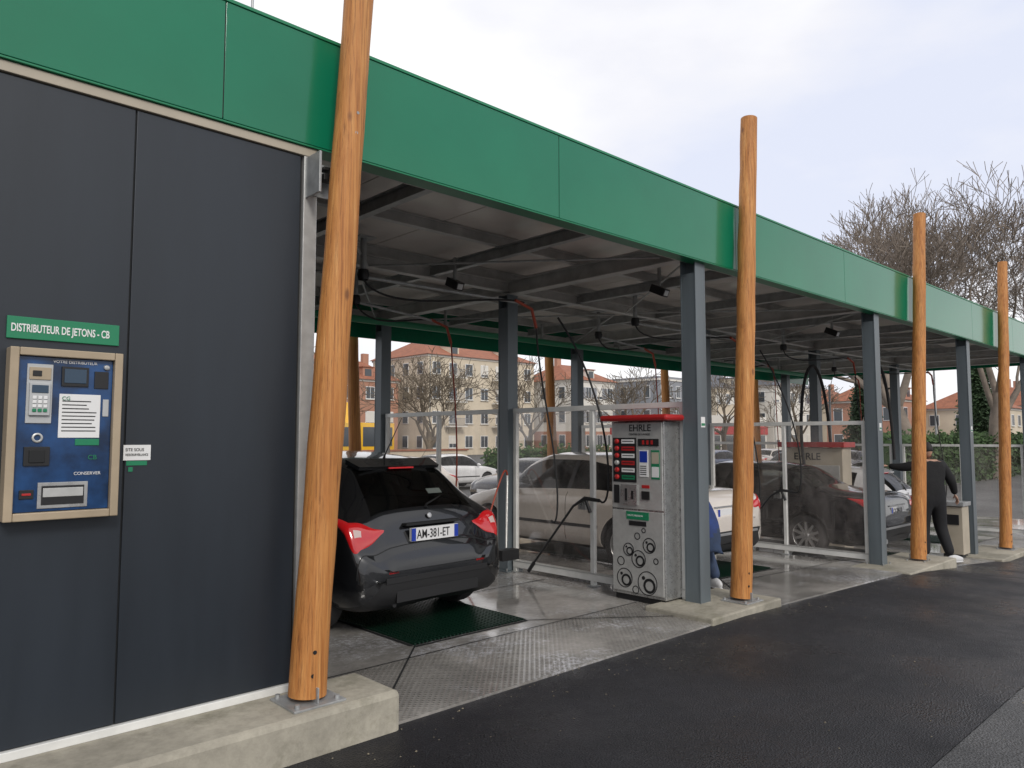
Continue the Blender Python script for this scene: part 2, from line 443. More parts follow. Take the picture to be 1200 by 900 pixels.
# ------------------------------------------------------------ wash console
def console(x,y0,y1,z):
    e=empty('wash_console'); b=MB('cabinet'); d=.36
    b.box(x,x+d,y0,y1,z+.06,z+1.76,m_stain)
    b.box(x+.02,x+d-.02,y0+.02,y1-.02,z+.003,z+.06,m_black)
    b.box(x-.012,x,y0+.015,y1-.015,z+.90,z+1.75,m_stainl)
    b.box(x-.012,x,y0+.015,y1-.015,z+.09,z+.885,m_stainl)
    b.build(.008,e)
    c=MB('cap'); c.box(x-.09,x+d+.06,y0-.09,y1+.09,z+1.765,z+1.825,m_red); c.build(.025,e)
    p=MB('controls'); xf=x-.012; W=y1-y0
    def pl(u0,u1,v0,v1,t,m): p.box(xf-t,xf+.001,y1-u1*W,y1-u0*W,z+v0,z+v1,m)
    pl(.05,.50,1.16,1.60,.006,m_black)
    for i in range(6):
        v=1.565-i*.071
        pl(.22,.47,v-.022,v+.019,.008,[m_white,m_red,m_white,m_red,m_white,m_greend][i])
        pl(.24,.45,v-.004,v+.004,.0095,m_seam)
        yy=y1-.135*W
        p.lathe([(.001,-.03),(.02,-.03),(.024,-.024),(.024,0)],(xf,yy,z+v),(1,0,0),[m_red,m_red,m_red,m_stainl,m_red,m_red][i],16)
    pl(.54,.92,1.52,1.59,.008,m_black)
    for i in range(3): pl(.62+.08*i,.66+.08*i,1.535,1.575,.010,m_red)
    pl(.56,.72,1.22,1.48,.006,m_white); pl(.57,.71,1.36,1.47,.008,m_blue); pl(.78,.93,1.20,1.48,.004,m_greend); pl(.79,.92,1.22,1.32,.006,m_white); pl(.79,.92,1.35,1.46,.006,m_cream)
    for k in range(5): pl(.575,.69,1.24+k*.02,1.247+k*.02,.008,m_seam)
    pl(.22,.52,.94,1.14,.022,m_stain); pl(.30,.34,.98,1.10,.026,m_black); pl(.42,.46,1.0,1.08,.026,m_black); pl(.60,.74,1.0,1.08,.012,m_black); pl(.60,.74,1.11,1.14,.005,m_red); pl(.06,.16,.95,1.13,.006,m_black)
    pl(.30,.72,.80,.875,.006,m_greend); pl(.35,.67,.74,.785,.006,m_black)
    for (u,v,r) in ((.25,.22,.095),(.68,.20,.115),(.52,.42,.085),(.33,.50,.065),(.72,.56,.075),(.18,.38,.045),(.50,.64,.035),(.62,.70,.025),(.84,.42,.03),(.46,.12,.04)):
        yy=y1-u*W
        p.lathe([(r-.008,0),(r-.008,-.003),(r,-.003),(r,0)],(xf,yy,z+v),(1,0,0),m_black,28,False)
        if r>.05: p.lathe([(r*.62,0),(r*.62,-.0025),(r*.40,-.0025)],(xf,yy-r*.2,z+v-r*.2),(1,0,0),m_black,24,False); p.lathe([(r*.16,0),(r*.16,-.0035),(.001,-.0035)],(xf,yy+r*.4,z+v+r*.4),(1,0,0),m_black,16,False)
    p.build(0,e)
    text('EHRLE',(xf-.002,y1-.36*W,z+1.665),FX,.095,m_black,e,bold=.0008)
    text('CENTRE DE LAVAGE',(xf-.002,y1-.36*W,z+1.625),FX,.028,m_black,e)
    text('HAUTE PRESSION',(xf-.007,y1-.32*W,z+.83),FX,.024,m_white,e)
    return e
console(5.98,4.22,4.86,0)
e=empty('equipment_cabinet'); z=zg(14.5); b=MB('body')
b.box(14.2,14.6,6.0,7.2,z+.02,z+1.83,m_cream); b.box(14.14,14.66,5.94,7.26,z+1.84,z+1.94,m_red)
b.box(14.185,14.2,6.05,6.58,z+.1,z+1.5,m_stainl); b.box(14.185,14.2,6.62,7.15,z+.1,z+1.5,m_stainl)
b.build(.01,e); text('EHRLE',(14.195,6.95,z+1.60),FX,.19,m_black,e,bold=.002)
b=MB('waste_bin'); z=zg(14.3)
b.box(14.1,14.45,4.0,4.35,z+.06,z+.85,m_cream); b.box(14.07,14.48,3.97,4.38,z+.86,z+.93,m_galv); b.box(14.085,14.1,4.05,4.3,z+.55,z+.72,m_black)
b.box(14.13,14.42,4.03,4.32,z,z+.06,m_black); b.build(.012)

# ------------------------------------------------------------ token dispenser
e=empty('token_dispenser'); b=MB('housing')
X0,X1,Z0,Z1=.63,1.085,1.235,2.0; yf=3.855
b.box(X0,X0+.035,yf,YW,Z0,Z1,m_tan); b.box(X1-.035,X1,yf,YW,Z0,Z1,m_tan)
b.box(X0+.036,X1-.036,yf,YW,Z1-.035,Z1,m_tan); b.box(X0+.036,X1-.036,yf,YW,Z0,Z0+.035,m_tan)
b.build(.004,e)
m_bluep=M('blue_panel',(.010,.05,.15),.2,0,.6,6)
m_screen=M('lcd_screen',(.02,.05,.09),.1)
m_lgrey=M('light_grey_plastic',(.45,.46,.46),.45)
b=MB('front_panel'); yp=3.885
b.box(X0+.037,X1-.037,yp,YW-.005,Z0+.037,Z1-.037,m_bluep)
def d(x0,x1,z0,z1,t,m): b.box(x0,x1,yp-t,yp+.002,z0,z1,m)
d(.70,.80,1.665,1.93,.008,m_lgrey); d(.708,.792,1.86,1.915,.014,m_tan); d(.72,.755,1.875,1.90,.018,m_black)
d(.71,.79,1.70,1.845,.022,m_lgrey); d(.718,.782,1.80,1.835,.025,m_screen)
for i in range(4):
    for k in range(3): d(.722+k*.021,.737+k*.021,1.715+i*.019,1.729+i*.019,.027,m_white if i else m_greend)
d(.835,.945,1.835,1.925,.010,m_black); d(.845,.935,1.85,1.915,.013,m_screen)
d(.83,1.0,1.60,1.80,.003,m_white)
for i in range(9): d(.842,.842+random.uniform(.09,.145),1.765-i*.017,1.770-i*.017,.0045,m_seam)
d(.90,1.0,1.565,1.595,.004,m_greend)
d(.70,.80,1.475,1.56,.010,m_black); d(.72,.78,1.49,1.545,.016,m_seam)
d(.97,1.03,1.83,1.91,.006,m_black); d(1.01,1.035,1.70,1.78,.004,m_lgrey)
d(.76,.96,1.285,1.40,.004,m_stain); d(.775,.945,1.30,1.385,.008,m_black); d(.78,.94,1.335,1.375,.012,m_stainl)
d(.69,.745,1.33,1.37,.006,m_black); d(.70,.735,1.345,1.355,.009,m_red)
b.lathe([(.022,0),(.022,-.008),(.014,-.01),(.012,-.002)],(.75,yp,1.60),(0,1,0),m_stainl,20)
b.lathe([(.001,-.014),(.012,-.014),(.014,0)],(1.02,yp,1.96-.03),(0,1,0),m_stain,14)
b.build(.0015,e)
text('CG',(.84,yp-.0045,1.772),FY,.024,m_greend,e); text('VOTRE DISTRIBUTEUR',(.80,yp-.003,1.94),FY,.018,m_white,e)
text('CONSERVER',(.90,yp-.002,1.43),FY,.02,m_white,e); text('CB',(.955,yp-.003,1.50),FY,.03,m_greend,e)
e=empty('dispenser_sign'); b=MB('board'); b.box(.625,1.085,YW-.012,YW-.001,2.045,2.145,m_greend); b.build(.002,e)
text('DISTRIBUTEUR DE JETONS - CB',(.640,YW-.0135,2.078),FY,.050,m_white,e,bold=.0009,sx=.575)
e=empty('notice_label'); b=MB('plate'); b.box(1.125,1.25,YW-.006,YW-.001,1.49,1.565,m_white); b.box(1.14,1.235,YW-.004,YW-.001,1.465,1.487,m_greend)
b.box(1.15,1.17,YW-.004,YW-.001,1.435,1.457,m_greend); b.build(0,e)
text('SITE SOUS',(1.133,YW-.0075,1.535),FY,.021,m_black,e,sx=.9); text('VIDEOSURVEILLANCE',(1.133,YW-.0075,1.512),FY,.016,m_black,e,sx=.68)

# ------------------------------------------------------------ cars
def pchip(x,y,q):
    x=np.array(x,float);y=np.array(y,float);h=np.diff(x);dl=np.diff(y)/h;n=len(x);m=np.zeros(n)
    for i in range(1,n-1):
        if dl[i-1]*dl[i]>0:
            w1=2*h[i]+h[i-1];w2=h[i]+2*h[i-1];m[i]=(w1+w2)/(w1/dl[i-1]+w2/dl[i])
    m[0]=dl[0];m[-1]=dl[-1]
    i=np.clip(np.searchsorted(x,q)-1,0,n-2);t=(q-x[i])/h[i]
    return (2*t**3-3*t**2+1)*y[i]+(t**3-2*t**2+t)*h[i]*m[i]+(-2*t**3+3*t**2)*y[i+1]+(t**3-t**2)*h[i]*m[i+1]
def sect(zb,w,zbelt,zt,wt):
    return [(0,zb),(w*.82,zb),(w*.985,zb+.10),(w,zb+(zbelt-zb)*.58),(w*.985,zbelt-.07),(w*.935,zbelt),(wt,zt-.05),(wt*.75,zt-.008),(0,zt+.012)]
TS=[0,.6,1,1.3,1.6,2,2.3,2.6,3,3.3,3.6,3.85,4,4.25,4.5,4.75,5,5.12,5.35,5.6,5.88,6,6.16,6.4,6.55,6.7,7,7.35,7.7,8]
def catm(P,t):
    i=min(int(t),len(P)-2); f=t-i
    p1=np.array(P[i]);p2=np.array(P[i+1])
    p0=np.array(P[i-1]) if i>0 else 2*p1-p2
    p3=np.array(P[i+2]) if i+2<len(P) else np.array((-P[-2][0],P[-2][1]))
    a=np.linalg.norm(p1-p0)**.5+1e-6;b=np.linalg.norm(p2-p1)**.5+1e-6;c=np.linalg.norm(p3-p2)**.5+1e-6
    m1=(p1-p0)/a-(p2-p0)/(a+b)+(p2-p1)/b; m2=(p2-p1)/b-(p3-p1)/(b+c)+(p3-p2)/c
    m1*=b;m2*=b
    return (2*f**3-3*f**2+1)*p1+(f**3-2*f**2+f)*m1+(-2*f**3+3*f**2)*p2+(f**3-f**2)*m2
HATCH=dict(L=4.05,st=[(0.00,.36,.62,.52,.57,.48),(0.03,.27,.74,.61,.655,.58),(0.08,.23,.80,.68,.73,.62),(0.13,.22,.83,.80,.86,.63),(0.19,.21,.845,.90,.975,.60),(0.38,.20,.86,.95,1.16,.55),(0.68,.20,.872,.97,1.375,.495),(1.0,.20,.875,.965,1.43,.515),(1.50,.20,.875,.94,1.46,.54),(2.10,.20,.875,.91,1.43,.545),(2.55,.20,.87,.90,1.22,.61),(3.00,.20,.865,.90,.98,.68),(3.50,.20,.85,.82,.88,.66),(3.85,.20,.80,.68,.74,.60),(4.0,.22,.68,.50,.56,.50),(4.05,.28,.55,.42,.46,.42)],
  side=[(.90,1.42),(1.50,2.78)],rear=(.205,.63),front=(2.17,2.94),wheels=(.70,3.2),r=.31,head=(3.62,3.9,4.0,5.4),doors=(1.46,2.52,.78),lines=[.066,.071],seats=(1.3,2.0),
  lens=([(.122,6.85),(.106,6.0),(.094,5.3),(.094,4.6),(.13,4.05),(.24,4.15),(.34,4.5),(.44,4.93)],[(.128,6.9),(.152,6.2),(.182,5.6),(.208,5.15),(.25,5.06),(.32,5.03),(.38,5.02),(.45,5.0)]))
SEDAN=dict(L=4.8,st=[(0,.38,.72,.62,.68,.55),(.05,.28,.83,.84,.90,.68),(.15,.24,.87,.93,.99,.72),(.60,.22,.90,.95,1.02,.74),(.95,.22,.905,.95,1.07,.70),(1.55,.22,.91,.95,1.38,.58),(2.1,.22,.91,.94,1.44,.58),(2.7,.22,.91,.92,1.44,.58),(3.1,.22,.91,.91,1.34,.60),(3.65,.22,.90,.90,.98,.70),(4.3,.22,.87,.80,.86,.66),(4.65,.24,.80,.66,.71,.6),(4.8,.30,.62,.50,.55,.5)],
  side=[(1.12,2.08),(2.16,3.42)],rear=(1.0,1.5),front=(3.02,3.6),wheels=(1.08,3.85),r=.325,head=(4.35,4.68,4.0,5.4),doors=(2.12,3.2,1.15),lines=[],seats=(1.6,2.6),
  lens=([(.028,6.5),(.026,5.7),(.03,4.9),(.04,4.0),(.12,3.7),(.22,3.9),(.32,4.3),(.42,4.7)],[(.05,6.5),(.056,5.8),(.07,5.3),(.10,5.05),(.16,4.98),(.24,4.93),(.33,4.88),(.43,4.82)]))
def carbody(spec,pm):
    st=np.array(spec['st']); ys=st[:,0]
    def surf(y,t):
        pr=[float(pchip(ys,st[:,k],np.array([y]))[0]) for k in range(1,6)]
        x,z=catm(sect(*pr),t); return Vector((x,y,z))
    q=set(np.round(np.arange(.01,spec['L'],.07),4))|set(ys)|set(np.round(np.arange(.012,.7,.024),4))
    bp=[]
    for a,b in spec['side']: bp+=[a,b]
    bp+=list(spec['rear'])+list(spec['front'])+[spec['head'][0],spec['head'][1]]+spec['lines']
    for dd in spec['doors']: bp+=[dd-.005,dd+.005]
    q={v for v in q if all(abs(v-x)>.010 for x in bp) or v in (0,spec['L'])}|set(bp)|{0,spec['L']}
    q=sorted(q); q2=[q[0]]
    for v in q[1:]:
        if v-q2[-1]>.004 or v in bp: q2.append(v)
    q=np.array(q2)
    par=[pchip(ys,st[:,k],q) for k in range(1,6)]
    b=MB('body'); nT=len(TS); vs=[]
    for j in range(len(q)):
        P=sect(*[p[j] for p in par])
        half=[catm(P,t) for t in TS]
        vs+=[(x,q[j],z) for x,z in half]+[(-x,q[j],z) for x,z in half[1:-1][::-1]]
    n=len(vs)//len(q)
    groups={}
    def cls(y,t):
        for a,bb in spec['side']:
            if a<=y<=bb and 5.12<t<5.88: return m_cglass
        if 5.12<t<5.88 and spec['side'][0][1]<y<spec['side'][1][0]: return m_black
        if t>6.16:
            if spec['rear'][0]<y<spec['rear'][1] or spec['front'][0]<y<spec['front'][1]: return m_cglass
        h=spec['head']
        if h[0]<y<h[1] and h[2]<t<h[3]: return m_lampw
        if t<5.0:
            for dd in spec['doors']:
                if abs(y-dd)<.004 and t>2: return m_seam
        if spec['lines'] and spec['lines'][0]<y<spec['lines'][1] and t>3: return m_seam
        if t<1.7: return m_black
        return pm
    for j in range(len(q)-1):
        ym=(q[j]+q[j+1])/2
        for k in range(n):
            k2=(k+1)%n; kk=k if k<nT-1 else n-1-k
            t=(TS[kk]+TS[kk+1])/2
            groups.setdefault(cls(ym,t),[]).append((j*n+k,j*n+k2,(j+1)*n+k2,(j+1)*n+k))
    b.v=list(vs)
    for m,fs in groups.items():
        i=b.idx(m)
        for f_ in fs: b.f.append(list(f_)); b.mi.append(i); b.sm.append(True)
    for base in (0,(len(q)-1)*n):
        for k in range(nT-1):
            a=base+k; c=base+k+1; d_=base+(n-k-1)%n; e_=base+(n-k)%n
            if k==0: f_=[a,c,d_]
            elif k==nT-2: f_=[a,c,e_]
            else: f_=[a,c,d_,e_]
            b.f.append(f_); b.mi.append(b.idx(m_black if TS[k]<3 else pm)); b.sm.append(True)
    b.idx(m_black)
    me=b.mesh(); o=bpy.data.objects.new('body_tmp',me); S.collection.objects.link(o)
    cutters=[]
    for wy in spec['wheels']:
        for sx in (-1,1):
            r=spec['r']+.045
            c=MB('cut'); c.mats=list(b.mats)
            c.tube([(sx*.58,wy,spec['r']),(sx*1.1,wy,spec['r'])],r,36,m_black)
            co=c.build(); cutters.append(co)
            md=o.modifiers.new('b','BOOLEAN'); md.object=co; md.operation='DIFFERENCE'; md.solver='EXACT'
    dg=bpy.context.evaluated_depsgraph_get(); me2=bpy.data.meshes.new_from_object(o.evaluated_get(dg))
    me2.name='car_body'
    bpy.data.objects.remove(o)
    for c in cutters: bpy.data.objects.remove(c)
    lo,up=spec['lens']; nu,nv=28,8
    lb=MB('tail_lamps')
    def cr(P,u):
        P=np.array(P); s=u*(len(P)-1); i=min(int(s),len(P)-2); f=s-i
        p0=P[max(i-1,0)];p1=P[i];p2=P[i+1];p3=P[min(i+2,len(P)-1)]
        return .5*((2*p1)+(-p0+p2)*f+(2*p0-5*p1+4*p2-p3)*f*f+(-p0+3*p1-3*p2+p3)*f**3)
    for sx in (-1,1):
        vs=[];fs=[]
        for a in range(nu+1):
            A=cr(lo,a/nu);B=cr(up,a/nu)
            for c_ in range(nv+1):
                v=c_/nv; y,t=A*(1-v)+B*v; p=surf(y,t)
                n_=(surf(y+.004,t)-p).cross(surf(y,t+.04)-p)
                if n_.length<1e-9: n_=Vector((1,0,0))
                n_.normalize()
                if n_.dot(Vector((p.x,p.y-1.2,p.z-.6)))<0: n_=-n_
                p=p+n_*(.002+.014*math.sin(math.pi*v)**.5*min(1,4*a/nu,4*(nu-a)/nu)); vs.append((sx*p.x,p.y,p.z))
        for a in range(nu):
            for c_ in range(nv):
                i=a*(nv+1)+c_; fs.append((i,i+1,i+nv+2,i+nv+1))
        ws=[f for k,f in enumerate(fs) if 8<=k//nv<=10 and 3<=k%nv<=4]; rs=[f for f in fs if f not in ws]
        o_=len(lb.v); lb.v+=vs
        for f in rs: lb.f.append([o_+i for i in f]); lb.mi.append(lb.idx(m_tail)); lb.sm.append(True)
        for f in ws: lb.f.append([o_+i for i in f]); lb.mi.append(lb.idx(m_tailw)); lb.sm.append(True)
    return me2,lb.mesh()
def wheelmesh(b,x,y,r,sx,spokes=7,w=.2):
    ax=(sx,0,0); c=(x-sx*w/2,y,r)
    h=w/2; ri=r*.66
    b.lathe([(ri,-h+.01),(r*.9,-h),(r*.985,-h+.02),(r,-h+.04),(r,h-.04),(r*.985,h-.02),(r*.9,h),(ri,h-.012)],c,ax,m_rubber,40)
    b.lathe([(ri,-h+.01),(ri*.96,h-.02),(ri,h-.008)],c,ax,m_rim,40)
    b.lathe([(ri*.95,.01),(.001,.01)],c,ax,m_black,24)
    b.lathe([(.001,h-.02),(.03,h-.02),(.05,h-.03),(.05,0)],c,ax,m_rim,20)
    b.lathe([(.11,.02),(.11,.03),(.001,.03)],c,ax,m_galv,20)
    for k in range(spokes):
        a=2*math.pi*k/spokes
        R=Matrix.Translation(Vector(c))@Matrix.Rotation(a,4,'X')
        s0,s1=(.025,.018)
        xf=sx*(h-.028); xb=sx*(h-.07)
        vs=[R@Vector(p) for p in [(xf,-s0,.03),(xf,s0,.03),(xf+sx*.012,s1,ri*.97),(xf+sx*.012,-s1,ri*.97),(xb,-s0,.03),(xb,s0,.03),(xb,s1,ri*.97),(xb,-s1,ri*.97)]]
        b.add(vs,[(0,1,2,3),(4,7,6,5),(0,3,7,4),(1,5,6,2),(3,2,6,7),(0,4,5,1)],m_rim)
BC={}
def car(name,kind,pm,loc,rotz=0,plate=None,sy=1.0,spokes=7):
    spec=HATCH if kind=='hatch' else SEDAN
    key=(kind,pm.name)
    if key not in BC: BC[key]=carbody(spec,pm)
    e=empty(name,loc,rotz); e.scale=(1,sy,1)
    o=bpy.data.objects.new('body',BC[key][0]); S.collection.objects.link(o); o.parent=e
    o=bpy.data.objects.new('tail_lamps',BC[key][1]); S.collection.objects.link(o); o.parent=e
    b=MB('wheels')
    for wy in spec['wheels']:
        for sx in (-1,1): wheelmesh(b,sx*.865 if kind=='hatch' else sx*.89,wy,spec['r'],sx,spokes)
    b.build(0,e)
    b=MB('seats')
    for i,yy in enumerate(spec['seats']):
        for sx in (-1,1):
            b.ell((sx*.33,yy,.86),(.23,.09,.32),m_seat,12,8); b.ell((sx*.33,yy-.02,1.20),(.12,.05,.08),m_seat,10,6)
    b.box(-.62,.62,spec['front'][1]-.25,spec['front'][1]+.02,.62,.88,m_seat)
    b.box(-.70,.70,.5,spec['front'][1],.32,.5,m_seat)
    b.build(0,e)
    b=MB('fittings'); fy=2.72 if kind=='hatch' else 3.3
    for sx in (-1,1):
        b.ell((sx*.97,fy,.99),(.10,.06,.065),pm,14,8); b.box(min(sx*.86,sx*.92),max(sx*.86,sx*.92),fy-.02,fy+.02,.94,.98,m_black)
        for dy in spec['doors'][:2]: b.box(min(sx*.855,sx*.895),max(sx*.855,sx*.895),dy+.08,dy+.24,.80,.825,pm)
    if kind=='hatch':
        b.box(-.26,.26,.055,.085,.735,.845,m_plate) ; b.box(-.26,-.215,.053,.06,.737,.843,m_blue); b.box(.215,.26,.053,.06,.737,.843,m_blue)
        b.box(-.30,.30,.075,.14,.865,.885,m_seam)
        b.box(-.56,.56,-.010,.03,.43,.475,m_black)
        b.box(-.45,.45,-.002,.05,.27,.36,m_black)
        for sx in (-1,1): b.box(sx*.48-.05,sx*.48+.05,.0,.03,.505,.525,m_tail)
        b.tube([(-.45,.03,.25),(-.45,.25,.25)],.020,12,m_black)
        b.tube([(0,.19,.99),(.02,.21,1.02),(.30,.30,1.09)],[.018,.009,.006],8,m_black)
        b.lathe([(.001,-.008),(.022,-.008),(.026,0)],(0,.142,.93),(0,1,-.2),m_rim,18)
        b.tube([(0,.80,1.415),(0,.78,1.45),(0,.54,1.78)],[.014,.006,.003],8,m_black)
        vs=[(-.45,.54,1.345),(.45,.54,1.345),(.48,.72,1.41),(-.48,.72,1.41),(-.45,.56,1.315),(.45,.56,1.315),(.48,.72,1.365),(-.48,.72,1.365)]
        b.add(vs,[(0,1,2,3),(4,7,6,5),(0,4,5,1),(1,5,6,2),(3,2,6,7),(0,3,7,4)],pm)
        b.box(-.14,.14,.537,.55,1.322,1.336,m_tail)
        b.box(.42,.56,.128,.14,.815,.83,m_rim); b.box(-.56,-.42,.128,.14,.815,.825,m_rim)
        # window sticker lettering panel
        R=Matrix.Translation((.22,.345,1.12))@Matrix.Rotation(math.radians(-47),4,'X')
        b.box(-.08,.08,-.004,.0,-.03,.03,m_white,R)
    else:
        b.box(-.26,.26,.005,.03,.68,.79,m_plate); b.box(-.26,-.215,.003,.006,.682,.788,m_blue)
        b.box(-.65,.65,-.012,.03,.47,.50,m_rim)
        b.box(-.32,.32,.01,.05,.805,.825,m_rim)
        for sx in (-1,1): b.tube([(sx*.5,-.0,.30),(sx*.5,.25,.30)],.035,12,m_galv)
        for sx in (-1,1): b.box(min(sx*.90,sx*.925),max(sx*.90,sx*.925),1.5,3.4,.50,.54,m_black)
    b.box(-.3,.3,spec['L']-.03,spec['L']+.012,.42,.52,m_plate)
    b.build(.003,e)
    if plate: text(plate,(-.205,.052 if kind=='hatch' else .002,.755 if kind=='hatch' else .70),FY,.105,m_black,e,name='plate_lettering',bold=.0004,sx=.74)
    return e
car('hatchback_car','hatch',p_black,(3.98,5.12,.0),math.radians(3),'AM-381-ET')
car('silver_car','sedan',p_silver,(8.3,4.9,zg(8.3)),0,None,.9)
car('sedan_car','sedan',p_dark,(12.4,4.4,zg(12.4)),0,'CX-204-LR',1.0,10)
car('white_car','hatch',p_white,(16.5,5.5,zg(16.5)),0,None,1.05)
for (x,y,pm,kd,rz) in ((13.5,17.2,p_silver,'hatch',90),(20,17.4,p_dark,'sedan',90),(27,17.2,p_white,'hatch',90),(33.5,22,p_blue,'sedan',-90),(40,22.2,p_silver,'sedan',-90),(17,24.5,p_white,'sedan',-90),(48,17,p_blue,'hatch',90),(56,22,p_white,'hatch',-90),(36,16.8,p_silver,'hatch',90),(43.5,16.9,p_dark,'sedan',90)):
    car('parked_car',kd,pm,(x,y,-.5 if x>19 else zg(x)-.03),math.radians(rz))

e=empty('yellow_truck',(19.6,30.0,-.4),0.2); b=MB('truck')
b.box(-1.1,1.1,0,1.7,.5,2.7,p_yel); b.box(-.95,.95,-.02,.0,1.6,2.5,m_pane); b.box(-1.12,-1.1,.3,1.2,1.6,2.5,m_pane)
b.box(-1.1,1.1,1.8,5.5,.8,1.5,p_yel); b.tube([(0,2,1.5),(0,2.2,3.6),(0,4.5,4.5),(0,5.4,3.2)],.18,8,p_yel)
b.box(-1,1,.2,5.4,.4,.7,m_black)
for wy in (.8,4.3):
    for sx in (-1,1): wheelmesh(b,sx*1.1,wy,.45,sx)
b.build(.03,e)

# ------------------------------------------------------------ hoses, booms, lances, lights
def bez(pts,n=20):
    pts=[Vector(p) for p in pts]; out=[]
    for i in range(n+1):
        t=i/n; q=pts[:]
        while len(q)>1: q=[q[j].lerp(q[j+1],t) for j in range(len(q)-1)]
        out.append(q[0])
    return out
m_redh=M('red_hose',(.35,.05,.02),.45)
for i in range(4):
    a,b_=cols[i],cols[i+1]; c=(a+b_)/2; z=zg(c)
    for (cx,cy,tx,ty,mm) in ((c-.3,6.2,b_-.25,5.6,m_rubber),(c+.35,7.4,b_-.22,7.4,m_redh)):
        e=empty('spray_boom'); b=MB('arm')
        b.tube([(cx,cy,3.54),(cx,cy,3.16)],.03,12,m_galv); b.lathe([(.05,-.05),(.06,0),(.05,.05)],(cx,cy,3.18),(0,0,1),m_black,16)
        b.box(cx-.09,cx+.09,cy-.09,cy+.09,3.535,3.55,m_galv)
        d_=(Vector((tx,ty,3.02))-Vector((cx,cy,3.16)))*.8; tip=Vector((cx,cy,3.16))+d_
        b.tube([(cx,cy,3.16),tip],[.018,.014],10,m_galv)
        b.tube([tip+Vector((-.15*d_.x/d_.length,0,.02)),tip+Vector((.1,0,-.05)),tip+Vector((.17,0,-.25))],.018,8,m_redh)
        b.tube(bez([(cx,cy,3.14),(cx+.3,cy+.1,2.8),tip+Vector((-.3,0,.1)),tip]),.011,8,m_rubber)
        b.tube(bez([tip+Vector((.17,0,-.25)),tip+Vector((.3,.05,-1.2)),Vector((tx+.0,ty,z+1.6)),Vector((tx-.1,ty-.1,z+.5)),Vector((tx-.05,ty+.1,z+.7))],26),.010,8,mm)
        b.build(0,e)
# arched vacuum hoses at the far bays
b=MB('vacuum_hose')
for (x,y) in ((14.05,6.25),(14.3,5.2)):
    b.tube(bez([(x+.25,y,1.2),(x+.1,y,3.6),(x-.75,y+.1,3.7),(x-1.0,y+.1,1.6),(x-.7,y+.05,.9)],30),.028,10,m_rubber)
b.tube([(14.3,6.25,1.35),(14.3,6.25,2.6)],.022,8,m_galv)
b.build(0)
for (x,y) in ((5.0,6.2),(6.9,4.9),(11.6,5.0)):
    b=MB('security_camera'); b.box(x-.015,x+.015,y-.015,y+.015,3.3,3.54,m_galv); R=Matrix.Translation((x,y,3.25))@Matrix.Rotation(math.radians(25),4,'X')
    b.box(-.05,.05,-.10,.10,-.045,.045,m_black,R); b.box(-.035,.035,-.104,-.10,-.03,.03,m_lampw,R); b.build(.004)
b=MB('supply_pipe')
b.tube([(2.1,8.9,3.24),(20.5,8.9,3.24)],.05,14,m_greend)
for x in np.arange(2.8,20,2.1): b.box(x-.012,x+.012,8.88,8.92,3.28,3.55,m_galv)
b.build(0)
for X in (6.27,10.65):
    z=zg(X); b=MB('spray_lance')
    b.box(X-.09,X-.03,5.40,5.50,z+.82,z+.92,m_stain)
    b.tube([(X-.08,5.20,z+.93),(X-.14,5.36,z+.95),(X-.17,5.50,z+.86),(X-.22,6.12,z+.12)],[.020,.022,.014,.013],8,m_black)
    b.tube([(X-.13,5.36,z+.95),(X-.12,5.30,z+.80)],.02,8,m_black)
    b.tube([(X-.215,6.06,z+.19),(X-.22,6.14,z+.09)],.022,8,m_black)
    b.tube(bez([(X-.08,5.20,z+.93),(X-.1,5.02,z+.8),(X-.10,4.98,z+1.4),(X-.15,5.1,z+2.2),(X-.4,5.5,2.9)],20),.011,8,m_rubber)
    b.build(0)
b=MB('foam_brush')
b.tube([(5.85,6.3,.35),(6.1,6.55,1.15)],.014,8,m_stainl); b.box(5.72,5.98,6.22,6.32,.22,.34,m_black)
b.tube(bez([(6.1,6.55,1.15),(6.0,6.5,1.5),(5.7,6.5,.3),(5.2,6.3,.03)]),.011,8,m_redh); b.build(.01)
b=MB('roof_antenna'); b.tube([(2.6,6,3.8),(2.6,6,6.8)],.012,8,m_galv); b.box(2.5,2.7,5.9,6.1,3.8,3.83,m_galv); b.build()

